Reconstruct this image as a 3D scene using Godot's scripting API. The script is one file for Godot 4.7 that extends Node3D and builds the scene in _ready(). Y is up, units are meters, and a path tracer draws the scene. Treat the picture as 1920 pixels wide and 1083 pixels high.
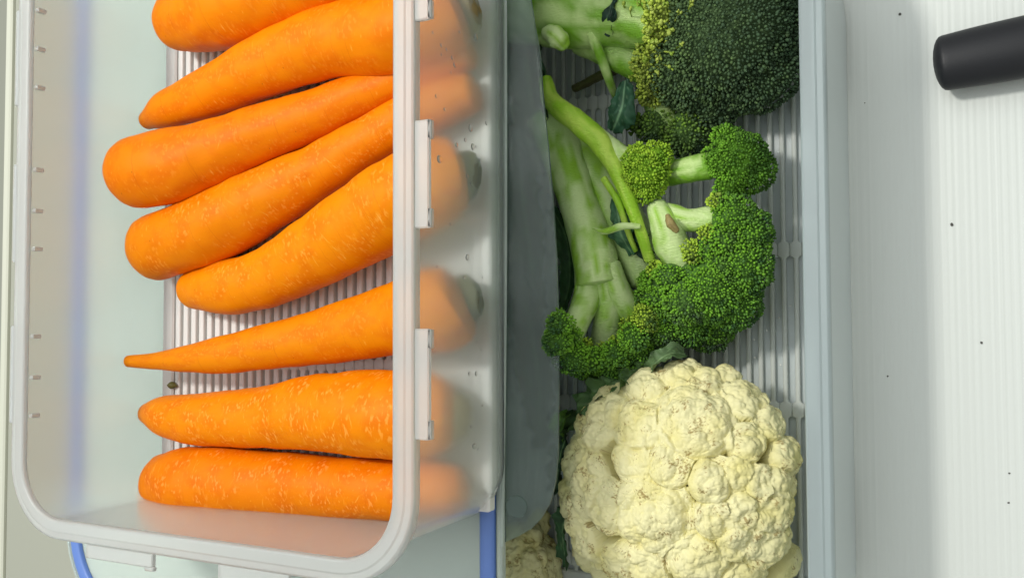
extends Node3D
# Close view from above: a frosted food box of carrots standing on a lid, which lies over
# a larger frosted box with broccoli and cauliflower, on a white ribbed plastic sheet.
# Metres, y up; the sheet is y = 0.

var noise := FastNoiseLite.new()
var cells := FastNoiseLite.new()
var rng := RandomNumberGenerator.new()
var taken := {}

# ------------------------------------------------------------------ helpers
func numbered(called: String) -> String:
	if not taken.has(called):
		taken[called] = 0
		return called
	taken[called] += 1
	return "%s_%03d" % [called, taken[called]]

func thing(called: String, label: String, category: String, at := Vector3.ZERO, group := "") -> Node3D:
	var o := Node3D.new()
	o.name = numbered(called)
	o.position = at
	add_child(o)
	o.set_meta("label", label)
	o.set_meta("category", category)
	if group:
		o.set_meta("group", group)
	return o

# a mesh given in the scene's own coordinates, put under the thing (or part) that owns it
func part(called: String, mesh: Mesh, mat: Material, owner_node: Node3D) -> MeshInstance3D:
	var m := MeshInstance3D.new()
	m.name = called
	m.mesh = mesh
	m.material_override = mat
	var off := Vector3.ZERO
	if owner_node is MeshInstance3D:
		off = Vector3.ZERO
	elif owner_node != self:
		off = -owner_node.position
	m.position = off
	owner_node.add_child(m, true)
	return m

func structure(called: String, mesh: Mesh, mat: Material) -> MeshInstance3D:
	var m := part(called, mesh, mat, self)
	m.set_meta("kind", "structure")
	return m

func lin(r: float, g: float, b: float) -> Color:
	return Color(r, g, b).linear_to_srgb()

func matte(c: Color, rough: float, spec := 0.5) -> StandardMaterial3D:
	var m := StandardMaterial3D.new()
	m.albedo_color = c
	m.roughness = rough
	m.metallic_specular = spec
	return m

func painted(rough: float, spec := 0.5) -> StandardMaterial3D:
	var m := matte(Color.WHITE, rough, spec)
	m.vertex_color_use_as_albedo = true
	return m

# milky plastic: part of the light scatters at the surface, the rest goes through it blurred
func frosted(c: Color, alpha: float, rough: float) -> StandardMaterial3D:
	var m := StandardMaterial3D.new()
	m.albedo_color = Color(c.r, c.g, c.b, alpha)
	m.roughness = rough
	m.refraction_enabled = true
	m.refraction_scale = 0.035
	return m

func fine_noise(freq: float, as_normal: bool, seed_: int, bump := 2.0) -> NoiseTexture2D:
	var t := NoiseTexture2D.new()
	var n := FastNoiseLite.new()
	n.seed = seed_
	n.frequency = freq
	n.fractal_octaves = 3
	t.noise = n
	t.width = 512
	t.height = 512
	t.seamless = true
	t.as_normal_map = as_normal
	t.bump_strength = bump
	return t

# surface through a grid of points; columns run around, rows along; outside is across x along
func grid(pts: PackedVector3Array, nu: int, nv: int, cols := PackedColorArray(), uvs := PackedVector2Array(), seam := true) -> ArrayMesh:
	var nrm := PackedVector3Array()
	nrm.resize(pts.size())
	var idx := PackedInt32Array()
	idx.resize((nu - 1) * (nv - 1) * 6)
	var k := 0
	for j in nv - 1:
		for i in nu - 1:
			var a := j * nu + i
			var b := a + 1
			var d := a + nu
			var c := d + 1
			var n := (pts[c] - pts[a]).cross(pts[d] - pts[b])
			nrm[a] += n
			nrm[b] += n
			nrm[c] += n
			nrm[d] += n
			idx[k] = a
			idx[k + 1] = c
			idx[k + 2] = b
			idx[k + 3] = a
			idx[k + 4] = d
			idx[k + 5] = c
			k += 6
	for j in nv:
		if seam:
			var s := nrm[j * nu] + nrm[j * nu + nu - 1]
			nrm[j * nu] = s
			nrm[j * nu + nu - 1] = s
	for i in nrm.size():
		nrm[i] = nrm[i].normalized() if nrm[i].length_squared() > 0.0 else Vector3.UP
	var arr := []
	arr.resize(Mesh.ARRAY_MAX)
	arr[Mesh.ARRAY_VERTEX] = pts
	arr[Mesh.ARRAY_NORMAL] = nrm
	if cols.size():
		arr[Mesh.ARRAY_COLOR] = cols
	if uvs.size():
		arr[Mesh.ARRAY_TEX_UV] = uvs
	arr[Mesh.ARRAY_INDEX] = idx
	var m := ArrayMesh.new()
	m.add_surface_from_arrays(Mesh.PRIMITIVE_TRIANGLES, arr)
	return m

func spline(st: Array, t: float) -> Vector4:
	var n := st.size() - 1
	var x := clampf(t, 0.0, 1.0) * n
	var i := mini(int(x), n - 1)
	var u := x - i
	var p1: Vector4 = st[i]
	var p2: Vector4 = st[i + 1]
	var p0: Vector4 = st[i - 1] if i > 0 else p1 * 2.0 - p2
	var p3: Vector4 = st[i + 2] if i + 2 <= n else p2 * 2.0 - p1
	return 0.5 * (p1 * 2.0 + (p2 - p0) * u + (p0 * 2.0 - p1 * 5.0 + p2 * 4.0 - p3) * u * u + (p1 * 3.0 - p0 - p2 * 3.0 + p3) * u * u * u)

# a tapering tube along stations (x, y, z, radius) with rounded ends
func tube(st: Array, nu: int, steps: int, cap0: float, cap1: float, wob: float, wobf: float, paint := [], squash := 1.0, fibre := 0.03) -> ArrayMesh:
	var cs: Array[Vector3] = []
	var rs: Array[float] = []
	var caps := 6
	var a0 := spline(st, 0.0)
	var a1 := spline(st, 0.02)
	var b0 := spline(st, 1.0)
	var b1 := spline(st, 0.98)
	var t0 := (Vector3(a1.x, a1.y, a1.z) - Vector3(a0.x, a0.y, a0.z)).normalized()
	var t1 := (Vector3(b0.x, b0.y, b0.z) - Vector3(b1.x, b1.y, b1.z)).normalized()
	for k in caps:
		var q := PI / 2.0 * k / caps
		cs.append(Vector3(a0.x, a0.y, a0.z) - t0 * a0.w * cap0 * cos(q))
		rs.append(maxf(a0.w * sin(q), 0.00003))
	for k in steps + 1:
		var s := spline(st, float(k) / steps)
		cs.append(Vector3(s.x, s.y, s.z))
		rs.append(s.w)
	for k in range(caps - 1, -1, -1):
		var q := PI / 2.0 * k / caps
		cs.append(Vector3(b0.x, b0.y, b0.z) + t1 * b0.w * cap1 * cos(q))
		rs.append(maxf(b0.w * sin(q), 0.00003))
	var nv := cs.size()
	var pts := PackedVector3Array()
	var cols := PackedColorArray()
	var uvs := PackedVector2Array()
	var side := Vector3.UP
	var run := 0.0
	var total := 0.0
	for j in nv - 1:
		total += cs[j].distance_to(cs[j + 1])
	for j in nv:
		var t := (cs[mini(j + 1, nv - 1)] - cs[maxi(j - 1, 0)]).normalized()
		if j == 0 and absf(t.y) > 0.9:
			side = Vector3.RIGHT
		side = (side - t * side.dot(t)).normalized()
		var bn := t.cross(side)
		if j > 0:
			run += cs[j].distance_to(cs[j - 1])
		for i in nu + 1:
			var a := TAU * i / nu
			var d := side * cos(a) * squash + bn * sin(a)
			var p := cs[j] + d * rs[j]
			var r := rs[j] * (1.0 + wob * noise.get_noise_3dv(p * wobf))
			var fib := noise.get_noise_3d(cos(a) * 5.0, sin(a) * 5.0, run * 35.0)
			p = cs[j] + d * r * (1.0 + fib * fibre)
			pts.append(p)
			uvs.append(Vector2(float(i) / nu, run / total))
			if paint.size():
				var n := noise.get_noise_3dv(p * 70.0) * 1.5 + noise.get_noise_3dv(p * 420.0) * 0.4 + fib * 1.5
				var c0: Color = paint[0]
				cols.append(c0.lerp(paint[1], clampf(n + paint[2], 0.0, 1.0)))
	return grid(pts, nu + 1, nv, cols, uvs)

# rounded rectangle in plan, as a ring of points at a height
func ring(x0: float, x1: float, z0: float, z1: float, r: float, y: float, n := 10) -> PackedVector3Array:
	var o := PackedVector3Array()
	var cx := [x1 - r, x0 + r, x0 + r, x1 - r]
	var cz := [z1 - r, z1 - r, z0 + r, z0 + r]
	for q in 4:
		for k in n + 1:
			var a := PI / 2.0 * (q + float(k) / n)
			o.append(Vector3(cx[q] + r * cos(a), y, cz[q] + r * sin(a)))
	return o

func inset(b: Array, d: float, y: float) -> PackedVector3Array:
	return ring(b[0] + d, b[1] - d, b[2] + d, b[3] - d, maxf(b[4] - d, 0.001), y)

func quad(st: SurfaceTool, a: Vector3, b: Vector3, c: Vector3, d: Vector3) -> void:
	for v in [a, c, b, a, d, c]:
		st.add_vertex(v)

func band(st: SurfaceTool, a: PackedVector3Array, b: PackedVector3Array, group: int) -> void:
	st.set_smooth_group(group)
	for i in a.size():
		var k := (i + 1) % a.size()
		quad(st, a[i], b[i], b[k], a[k])

func cap(st: SurfaceTool, a: PackedVector3Array, up: bool, group: int) -> void:
	st.set_smooth_group(group)
	var c := Vector3.ZERO
	for p in a:
		c += p
	c /= a.size()
	for i in a.size():
		var p := a[i]
		var q := a[(i + 1) % a.size()]
		for v in ([c, p, q] if up else [c, q, p]):
			st.add_vertex(v)

# rings walked from the outside bottom over the top to the inside; closed = the last meets the first
func loft(profile: Array, groups: Array, closed: bool, floors := false) -> ArrayMesh:
	var st := SurfaceTool.new()
	st.begin(Mesh.PRIMITIVE_TRIANGLES)
	if floors:
		cap(st, profile[0], false, 90)
	for i in profile.size() - 1:
		band(st, profile[i], profile[i + 1], groups[i])
	if closed:
		band(st, profile[-1], profile[0], groups[-1])
	if floors:
		cap(st, profile[-1], true, 91)
	st.generate_normals()
	return st.commit()

# a box with chamfered edges
func block(lo: Vector3, hi: Vector3, c: float) -> ArrayMesh:
	var b := [lo.x, hi.x, lo.z, hi.z, c * 1.5]
	var st := SurfaceTool.new()
	st.begin(Mesh.PRIMITIVE_TRIANGLES)
	var rings := []
	for q in [[c, lo.y], [0.0, lo.y + c], [0.0, hi.y - c], [c, hi.y]]:
		rings.append(ring(lo.x + q[0], hi.x - q[0], lo.z + q[0], hi.z - q[0], c * 1.2, q[1], 2))
	cap(st, rings[0], false, 1)
	for i in 3:
		band(st, rings[i], rings[i + 1], 2 + i)
	cap(st, rings[3], true, 6)
	st.generate_normals()
	return st.commit()

# a flat plate from an outline in plan (x, z), tilted by a height for each point
func plate(outline: Array, thick: float) -> ArrayMesh:
	var top := PackedVector3Array()
	var low := PackedVector3Array()
	for p in outline:
		top.append(p)
		low.append(p - Vector3(0, thick, 0))
	var flat := PackedVector2Array()
	for p in outline:
		flat.append(Vector2(p.x, p.z))
	var tri := Geometry2D.triangulate_polygon(flat)
	var st := SurfaceTool.new()
	st.begin(Mesh.PRIMITIVE_TRIANGLES)
	st.set_smooth_group(1)
	for k in range(0, tri.size(), 3):
		var a := top[tri[k]]
		var b := top[tri[k + 1]]
		var c := top[tri[k + 2]]
		if (b - a).cross(c - a).y > 0.0:
			var s := b
			b = c
			c = s
		for v in [a, b, c]:
			st.add_vertex(v)
		for v in [a, c, b]:
			st.add_vertex(v - Vector3(0, thick, 0))
	var turn := Geometry2D.is_polygon_clockwise(flat)
	st.set_smooth_group(3)
	for i in top.size():
		var k := (i + 1) % top.size()
		if turn:
			quad(st, low[i], low[k], top[k], top[i])
		else:
			quad(st, low[i], top[i], top[k], low[k])
	st.generate_normals()
	return st.commit()

# ------------------------------------------------------------------ boxes
func food_box(called: String, label: String, b: Array, y0: float, y1: float, flare: float, rim_in: float, rim_out: float, wall_mat: Material, rim_mat: Material) -> Node3D:
	var t := thing(called, label, "storage box", Vector3((b[0] + b[1]) / 2, y0, (b[2] + b[3]) / 2))
	var w := 0.0017
	var o := flare
	var wall := loft([
		inset(b, 0.006, y0), inset(b, 0.0015, y0 + 0.0015), inset(b, 0.0, y0 + 0.006), inset(b, o, y1 - 0.002),
		inset(b, o + w, y1 - 0.002), inset(b, w, y0 + 0.008), inset(b, 0.003, y0 + 0.004), inset(b, 0.008, y0 + 0.0022)],
		[1, 1, 2, 3, 4, 5, 5], false, true)
	part("wall", wall, wall_mat, t)
	var e := -rim_out
	var i := rim_in
	var rim := loft([
		inset(b, e + 0.0006, y1 - 0.0052), inset(b, e, y1 - 0.0046), inset(b, e, y1 - 0.0018), inset(b, e + 0.0004, y1 - 0.0009), inset(b, e + 0.0012, y1 - 0.0005),
		inset(b, e + 0.0034, y1 - 0.0005), inset(b, e + 0.0042, y1 - 0.0001), inset(b, i - 0.0010, y1), inset(b, i - 0.0003, y1 - 0.0003), inset(b, i, y1 - 0.0010),
		inset(b, i, y1 - 0.0026), inset(b, e + 0.0016, y1 - 0.0026), inset(b, e + 0.0016, y1 - 0.0052)],
		[1, 1, 1, 1, 2, 3, 4, 5, 5, 5, 6, 7, 8], true)
	part("rim", rim, rim_mat, t)
	return t

func slat_mesh(z0: float, z1: float, half: float, pitch: float, h: float, bars: Array, bar: float) -> ArrayMesh:
	var zs: Array[float] = [z0, z1]
	for z in bars:
		for k in 7:
			var q := (pitch / 2.0 - half) * k / 6.0
			for s in [-1.0, 1.0]:
				zs.append(z + s * (bar / 2.0 + q))
	zs.sort()
	var gap := pitch / 2.0 - half
	var rows := []
	for z in zs:
		if z < z0 or z > z1:
			continue
		var d := 1.0
		for zb in bars:
			d = minf(d, absf(z - zb) - bar / 2.0)
		var wv := half
		if d <= 0.00001:
			wv = pitch / 2.0
		elif d < gap:
			wv = pitch / 2.0 - sqrt(maxf(0.0, gap * gap - (gap - d) * (gap - d)))
		rows.append([z, wv])
	var st := SurfaceTool.new()
	st.begin(Mesh.PRIMITIVE_TRIANGLES)
	for k in rows.size() - 1:
		var a := bar_profile(rows[k], h)
		var b := bar_profile(rows[k + 1], h)
		for i in 7:
			st.set_smooth_group(1)
			quad(st, a[i], b[i], b[i + 1], a[i + 1])
	st.generate_normals()
	return st.commit()

func bar_profile(r: Array, h: float) -> Array:
	var x: float = r[1]
	var c := minf(0.0006, x * 0.5)
	return [Vector3(-x, 0, r[0]), Vector3(-x, h - c * 1.2, r[0]), Vector3(-x + c * 0.4, h - c * 0.3, r[0]), Vector3(-x + c * 1.3, h, r[0]), Vector3(x - c * 1.3, h, r[0]), Vector3(x - c * 0.4, h - c * 0.3, r[0]), Vector3(x, h - c * 1.2, r[0]), Vector3(x, 0, r[0])]

func drain_tray(label: String, x0: float, x1: float, first: float, z0: float, z1: float, y0: float, h: float, pitch: float, half: float, bars: Array, bar: float, edge: float, m: Material) -> Node3D:
	var t := thing("drain_tray", label, "drain tray", Vector3((x0 + x1) / 2, y0, (z0 + z1) / 2))
	var mesh := slat_mesh(z0, z1, half, pitch, h, bars, bar)
	var x := first
	while x + pitch / 2 < x1 - edge * 0.5:
		var s := part("slat", mesh, m, t)
		s.position = Vector3(x, y0, 0) - t.position
		x += pitch
	part("tray_border", block(Vector3(x0, y0, z0), Vector3(first - pitch / 2 + 0.0001, y0 + h + 0.0006, z1), 0.0009), m, t)
	part("tray_border", block(Vector3(x - pitch / 2 - 0.0001, y0, z0), Vector3(x1, y0 + h + 0.0006, z1), 0.0009), m, t)
	part("tray_border", block(Vector3(x0, y0, z1), Vector3(x1, y0 + h + 0.0006, z1 + edge), 0.0009), m, t)
	part("tray_border", block(Vector3(x0, y0, z0 - edge), Vector3(x1, y0 + h + 0.0006, z0), 0.0009), m, t)
	return t

# ------------------------------------------------------------------ carrots
func carrot_skin(seed_: int, pale: float, scars: int) -> StandardMaterial3D:
	var w := 256
	var h := 1024
	var im := Image.create(w, h, false, Image.FORMAT_RGB8)
	var hi := Image.create(w, h, false, Image.FORMAT_L8)
	hi.fill(Color(0.6, 0.6, 0.6))
	var n := FastNoiseLite.new()
	n.seed = seed_
	n.frequency = 1.0
	n.fractal_octaves = 3
	var base := Color(0.91, 0.52, 0.0)
	var deep := Color(0.885, 0.46, 0.0)
	var peach := Color(0.96, 0.64, 0.30)
	for y in h:
		for x in w:
			var a := TAU * x / w
			var p := Vector3(cos(a) * 1.1, sin(a) * 1.1, y * 0.0095)
			var v := n.get_noise_3dv(p * 1.3)
			var s := n.get_noise_3dv(Vector3(p.x * 4.0, p.y * 4.0, p.z * 9.0) + Vector3(9, 3, 7))
			var c := base.lerp(deep, clampf(v * 1.2 + 0.35, 0.0, 1.0))
			c = c.lerp(peach, clampf((s - 0.16) * 3.6, 0.0, 0.7) * clampf((v + 0.1 + pale * 0.12) * 2.4, 0.0, 1.0) * pale)
			im.set_pixel(x, y, c)
	rng.seed = seed_ * 7 + 1
	for k in scars:
		var cx := rng.randf() * w
		var cy := rng.randf() * h
		var hot := n.get_noise_2d(cx * 0.02, cy * 0.012 + 40.0)
		if rng.randf() > 0.45 + hot * 1.4:
			continue
		var long := int(rng.randf_range(2, 5) if rng.randf() < 0.74 else rng.randf_range(6, 16))
		var thick := rng.randi_range(1, 3) if long < 7 else rng.randi_range(2, 4)
		var tilt := rng.randf_range(-1.3, 1.3)
		var strength := rng.randf_range(0.10, 0.60)
		var bent := rng.randf_range(-0.06, 0.06)
		for s in long:
			var px := posmod(int(cx + s), w)
			var edge := 1.0 - absf(2.0 * s / long - 1.0) * 0.7
			for e in thick:
				var py := clampi(int(cy + tilt * s + bent * s * s) + e, 0, h - 1)
				var soft := edge * (1.0 - 0.35 * absf(2.0 * e / thick - 1.0))
				im.set_pixel(px, py, im.get_pixel(px, py).lerp(Color(0.985, 0.75, 0.44), strength * soft))
				hi.set_pixel(px, py, Color(0.42, 0.42, 0.42))
	# faint growth rings, open arcs round the root
	for k in 70:
		var cx := rng.randi_range(0, w - 1)
		var cy := rng.randf_range(10.0, h - 10.0)
		var long := rng.randi_range(24, 110)
		for s in long:
			var px := posmod(cx + s, w)
			var py := clampi(int(cy + 2.5 * n.get_noise_2d(s * 0.05, cy)), 0, h - 2)
			var edge := 1.0 - absf(2.0 * s / long - 1.0)
			im.set_pixel(px, py, im.get_pixel(px, py).lerp(Color(0.74, 0.35, 0.02), 0.34 * edge))
			hi.set_pixel(px, py, Color.WHITE * (0.6 - 0.45 * edge))
	for k in 14:
		var cx := rng.randi_range(1, w - 3)
		var cy := rng.randi_range(30, h - 30)
		var c := Color(0.45, 0.25, 0.08)
		im.set_pixel(cx, cy, im.get_pixel(cx, cy).lerp(c, 0.7))
		im.set_pixel(cx + 1, cy, im.get_pixel(cx + 1, cy).lerp(c, 0.45))
		im.set_pixel(cx, cy + 1, im.get_pixel(cx, cy + 1).lerp(c, 0.3))
		hi.set_pixel(cx, cy, Color(0.2, 0.2, 0.2))
	var m := matte(Color.WHITE, 0.5, 0.24)
	m.albedo_texture = ImageTexture.create_from_image(im)
	m.heightmap_enabled = true
	m.heightmap_texture = ImageTexture.create_from_image(hi)
	m.heightmap_scale = 0.008
	return m

func carrot(label: String, st: Array, cap0: float, cap1: float, skin: StandardMaterial3D, tint: Color, crown: Array, crown_mat: Material) -> void:
	var first: Vector4 = st[0]
	var t := thing("carrot", label, "carrot", Vector3(first.x, first.y - first.w, first.z), "carrots in the left box")
	noise.seed = taken["carrot"] + 3
	var own: StandardMaterial3D = skin.duplicate()
	own.albedo_color = tint
	part("root", tube(st, 56, 90, cap0, cap1, 0.05, 42.0, [], 1.0, 0.006), own, t)
	if crown.size():
		part("crown", tube(crown, 24, 8, 0.5, 0.25, 0.16, 260.0), crown_mat, t)

# ------------------------------------------------------------------ broccoli
func stem_paint(pale: Color, green: Color, share: float) -> Array:
	return [pale, green, share]

func floret(t: Node3D, all: Array, which: int, from: Vector3, dark: Color, bright: Color, young: float, bead: float, core_mat: Material, bud_mat: Material) -> void:
	var q: Vector4 = all[which]
	var c := Vector3(q.x, q.y, q.z)
	var r := q.w
	var axis := (c - from).normalized()
	var reach := 0.0
	for o in all:
		reach = maxf(reach, Vector3(o.x, o.y, o.z).distance_to(from))
	var nu := 20
	var pts := PackedVector3Array()
	var cols := PackedColorArray()
	var nv := 14
	for j in nv:
		for i in nu + 1:
			var a := TAU * i / nu
			var p := PI * j / (nv - 1)
			var d := Vector3(sin(p) * cos(a), cos(p), sin(p) * sin(a))
			pts.append(c + d * (r * 0.93 - 0.0012))
			cols.append(dark.lerp(bright, 0.3))
	var core := part("floret", grid(pts, nu + 1, nv, cols), core_mat, t)
	var n := int(4.0 * PI * r * r / (bead * bead * 2.1))
	var where: Array[Transform3D] = []
	var tint := PackedColorArray()
	var gold := PI * (3.0 - sqrt(5.0))
	for k in n:
		var y := 1.0 - 2.0 * (k + 0.5) / n
		var s := sqrt(1.0 - y * y)
		var d := Vector3(cos(gold * k) * s, y, sin(gold * k) * s)
		d = (d + Vector3(rng.randf() - 0.5, rng.randf() - 0.5, rng.randf() - 0.5) * bead / r * 1.1).normalized()
		if d.y < -0.45 or d.dot(axis) < -0.55:
			continue
		var lump := cells.get_noise_3dv((c + d * r) * 560.0)
		var lump2 := cells.get_noise_3dv((c + d * r) * 210.0 + Vector3(5, 5, 5))
		var rr := r - 0.0007 * (lump + 0.5) - 0.0021 * (lump2 + 0.5) + 0.0016 * noise.get_noise_3dv((c + d * r) * 110.0) + rng.randf_range(-0.45, 0.45) * bead
		var p := c + d * rr
		var inside := false
		for o in all.size():
			if o != which:
				var oc: Vector4 = all[o]
				if p.distance_squared_to(Vector3(oc.x, oc.y, oc.z)) < oc.w * oc.w * 0.8:
					inside = true
					break
		if inside:
			continue
		var size := bead * rng.randf_range(0.40, 0.80)
		var up := d
		var sx := up.cross(Vector3(rng.randf() - 0.5, rng.randf() - 0.5, rng.randf() - 0.5)).normalized()
		where.append(Transform3D(Basis(sx * size * rng.randf_range(0.8, 1.2), up * size * rng.randf_range(1.1, 1.7), sx.cross(up) * size), p))
		var side := clampf(0.45 - d.dot(axis) * 0.6, 0.0, 1.0) + 0.75 * clampf(1.35 - p.distance_to(from) / reach, 0.0, 1.0)
		var mixed := clampf(side * young + noise.get_noise_3dv(p * 150.0) * 0.7 + noise.get_noise_3dv(p * 700.0) * 0.35 + rng.randf_range(-0.16, 0.16) + young * 0.1 - 0.1, 0.0, 1.0)
		var col := dark.lerp(bright, mixed)
		var g := rng.randf_range(0.72, 1.3)
		tint.append(Color(col.r * g, col.g * g, col.b * g))
	var mm := MultiMesh.new()
	mm.transform_format = MultiMesh.TRANSFORM_3D
	mm.use_colors = true
	mm.mesh = bead_mesh
	mm.instance_count = where.size()
	for k in where.size():
		mm.set_instance_transform(k, where[k])
		mm.set_instance_color(k, tint[k])
	var mi := MultiMeshInstance3D.new()
	mi.name = "buds"
	mi.multimesh = mm
	mi.material_override = bud_mat
	mi.set_meta("kind", "stuff")
	core.add_child(mi, true)

var bead_mesh: SphereMesh

func leaf(called: String, st: Array, sway: Vector3, curl: float, frill: float, blade: Color, vein: Color, m: Material, owner_node: Node3D) -> MeshInstance3D:
	# stations: x, y, z, half width; sway = the direction across the blade
	var nu := 17
	var nv := 27
	var top := PackedVector3Array()
	var cols := PackedColorArray()
	for j in nv:
		var t := float(j) / (nv - 1)
		var s := spline(st, t)
		var ahead := spline(st, minf(t + 0.02, 1.0)) - spline(st, maxf(t - 0.02, 0.0))
		var dir := Vector3(ahead.x, ahead.y, ahead.z).normalized()
		var across := (sway - dir * sway.dot(dir)).normalized()
		var up := across.cross(dir).normalized()
		if up.y < 0.0:
			up = -up
		for i in nu:
			var u := 2.0 * i / (nu - 1) - 1.0
			var p := Vector3(s.x, s.y, s.z) + across * s.w * u + up * curl * s.w * u * u
			p += up * frill * noise.get_noise_3d(p.x * 130.0, p.z * 130.0, u * 0.6) * absf(u)
			p += across * frill * 0.5 * noise.get_noise_3d(p.x * 300.0, p.z * 300.0, 7.0) * absf(u)
			p -= up * 0.0006 * exp(-u * u * 30.0)
			top.append(p)
			var ribs := absf(fposmod(t * 7.0 - absf(u) * 1.6, 1.0) - 0.5)
			var v := maxf(exp(-u * u * 140.0), 0.5 * smoothstep(0.43, 0.5, ribs) * smoothstep(1.0, 0.2, absf(u)))
			var c := blade.lerp(vein, v)
			var g := 1.0 + 0.5 * noise.get_noise_3dv(p * 220.0)
			cols.append(Color(c.r * g, c.g * g, c.b * g))
	var pts := PackedVector3Array()
	var all := PackedColorArray()
	for j in nv:
		for i in nu:
			pts.append(top[j * nu + i])
			all.append(cols[j * nu + i])
		for i in range(nu - 1, -1, -1):
			pts.append(top[j * nu + i] - Vector3(0.0001, 0.0006, 0.0001))
			all.append(cols[j * nu + i])
		pts.append(top[j * nu])
		all.append(cols[j * nu])
	return part(called, grid(pts, nu * 2 + 1, nv, all), m, owner_node)

# ------------------------------------------------------------------ cauliflower
func curd(centre: Vector3, lobes: Array, nu: int, nv: int, low: float, speck: float, dome: float, lift: float) -> ArrayMesh:
	var pts := PackedVector3Array()
	var cols := PackedColorArray()
	var spheres := []
	for q in lobes:
		var v := Vector3(q.x, q.y, q.z) - centre
		spheres.append([v, q.w, v.length_squared() - q.w * q.w])
	var fine := FastNoiseLite.new()
	fine.noise_type = FastNoiseLite.TYPE_CELLULAR
	fine.cellular_return_type = FastNoiseLite.RETURN_DISTANCE
	fine.fractal_type = FastNoiseLite.FRACTAL_NONE
	fine.frequency = 1.0
	fine.cellular_jitter = 0.9
	var cream := Color(0.81, 0.765, 0.43)
	var yellow := Color(0.76, 0.69, 0.27)
	var brown := Color(0.30, 0.20, 0.055)
	for j in nv:
		var p := low * j / (nv - 1)
		for i in nu + 1:
			var a := TAU * (i % nu) / nu
			var d := Vector3(sin(p) * cos(a), cos(p), sin(p) * sin(a))
			var best := 0.02
			var body := 1.0 / sqrt((d.x * d.x + d.z * d.z) / (dome * dome) + d.y * d.y / (lift * lift))
			var second := 0.0
			var which := 0
			for k in spheres.size():
				var s: Array = spheres[k]
				var b: float = d.dot(s[0])
				if b <= 0.0:
					continue
				var disc: float = b * b - s[2]
				if disc > 0.0:
					var r := b + sqrt(disc)
					if r > best:
						second = best
						best = r
						which = k
					elif r > second:
						second = r
			var at := centre + d * best
			var w := at + 0.0011 * Vector3(noise.get_noise_3dv(at * 120.0), noise.get_noise_3dv(at * 120.0 + Vector3(9, 0, 0)), noise.get_noise_3dv(at * 120.0 + Vector3(0, 9, 0)))
			var kk := Vector3(which * 1.7, which * 0.9, 0) * 0.02
			var c1 := fine.get_noise_3dv((w + kk) * 82.0) + 1.0
			var c2 := fine.get_noise_3dv((w + kk) * 235.0 + Vector3(3, 3, 3)) + 1.0
			var c3 := fine.get_noise_3dv(w * 620.0) + 1.0
			best = lerpf(best, body, 0.66) + 0.0050 * (0.45 - c1 * c1) + 0.0018 * (0.45 - c2 * c2) + 0.0007 * (0.45 - c3 * c3)
			pts.append(centre + d * best)
			var n1 := noise.get_noise_3dv(at * 45.0)
			var n2 := noise.get_noise_3dv(at * 700.0)
			var n3 := noise.get_noise_3dv(at * 90.0 + Vector3(20, 0, 0))
			var c := cream.lerp(yellow, clampf(n1 * 0.8 + 0.18, 0.0, 1.0))
			c = c.lerp(brown, clampf((n2 * 0.75 + n3 * 0.9 - speck) * 3.2, 0.0, 0.8))
			cols.append(c)
	return grid(pts, nu + 1, nv, cols)

func crumb(label: String, at: Vector3, size: float, m: Material, group := "") -> void:
	var pts := PackedVector3Array()
	for j in 6:
		for i in 9:
			var a := TAU * (i % 8) / 8
			var p := PI * j / 5
			var d := Vector3(sin(p) * cos(a), cos(p) * 0.5, sin(p) * sin(a))
			pts.append(d * size * 0.68 * (1.0 + 0.9 * noise.get_noise_3dv((at + d * size) * 2500.0)))
	var t := part(numbered("crumb"), grid(pts, 9, 6), m, self)
	t.position = at + Vector3(0, size * 0.4, 0)
	t.set_meta("label", label)
	t.set_meta("category", "crumb")
	if group:
		t.set_meta("group", group)

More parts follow.
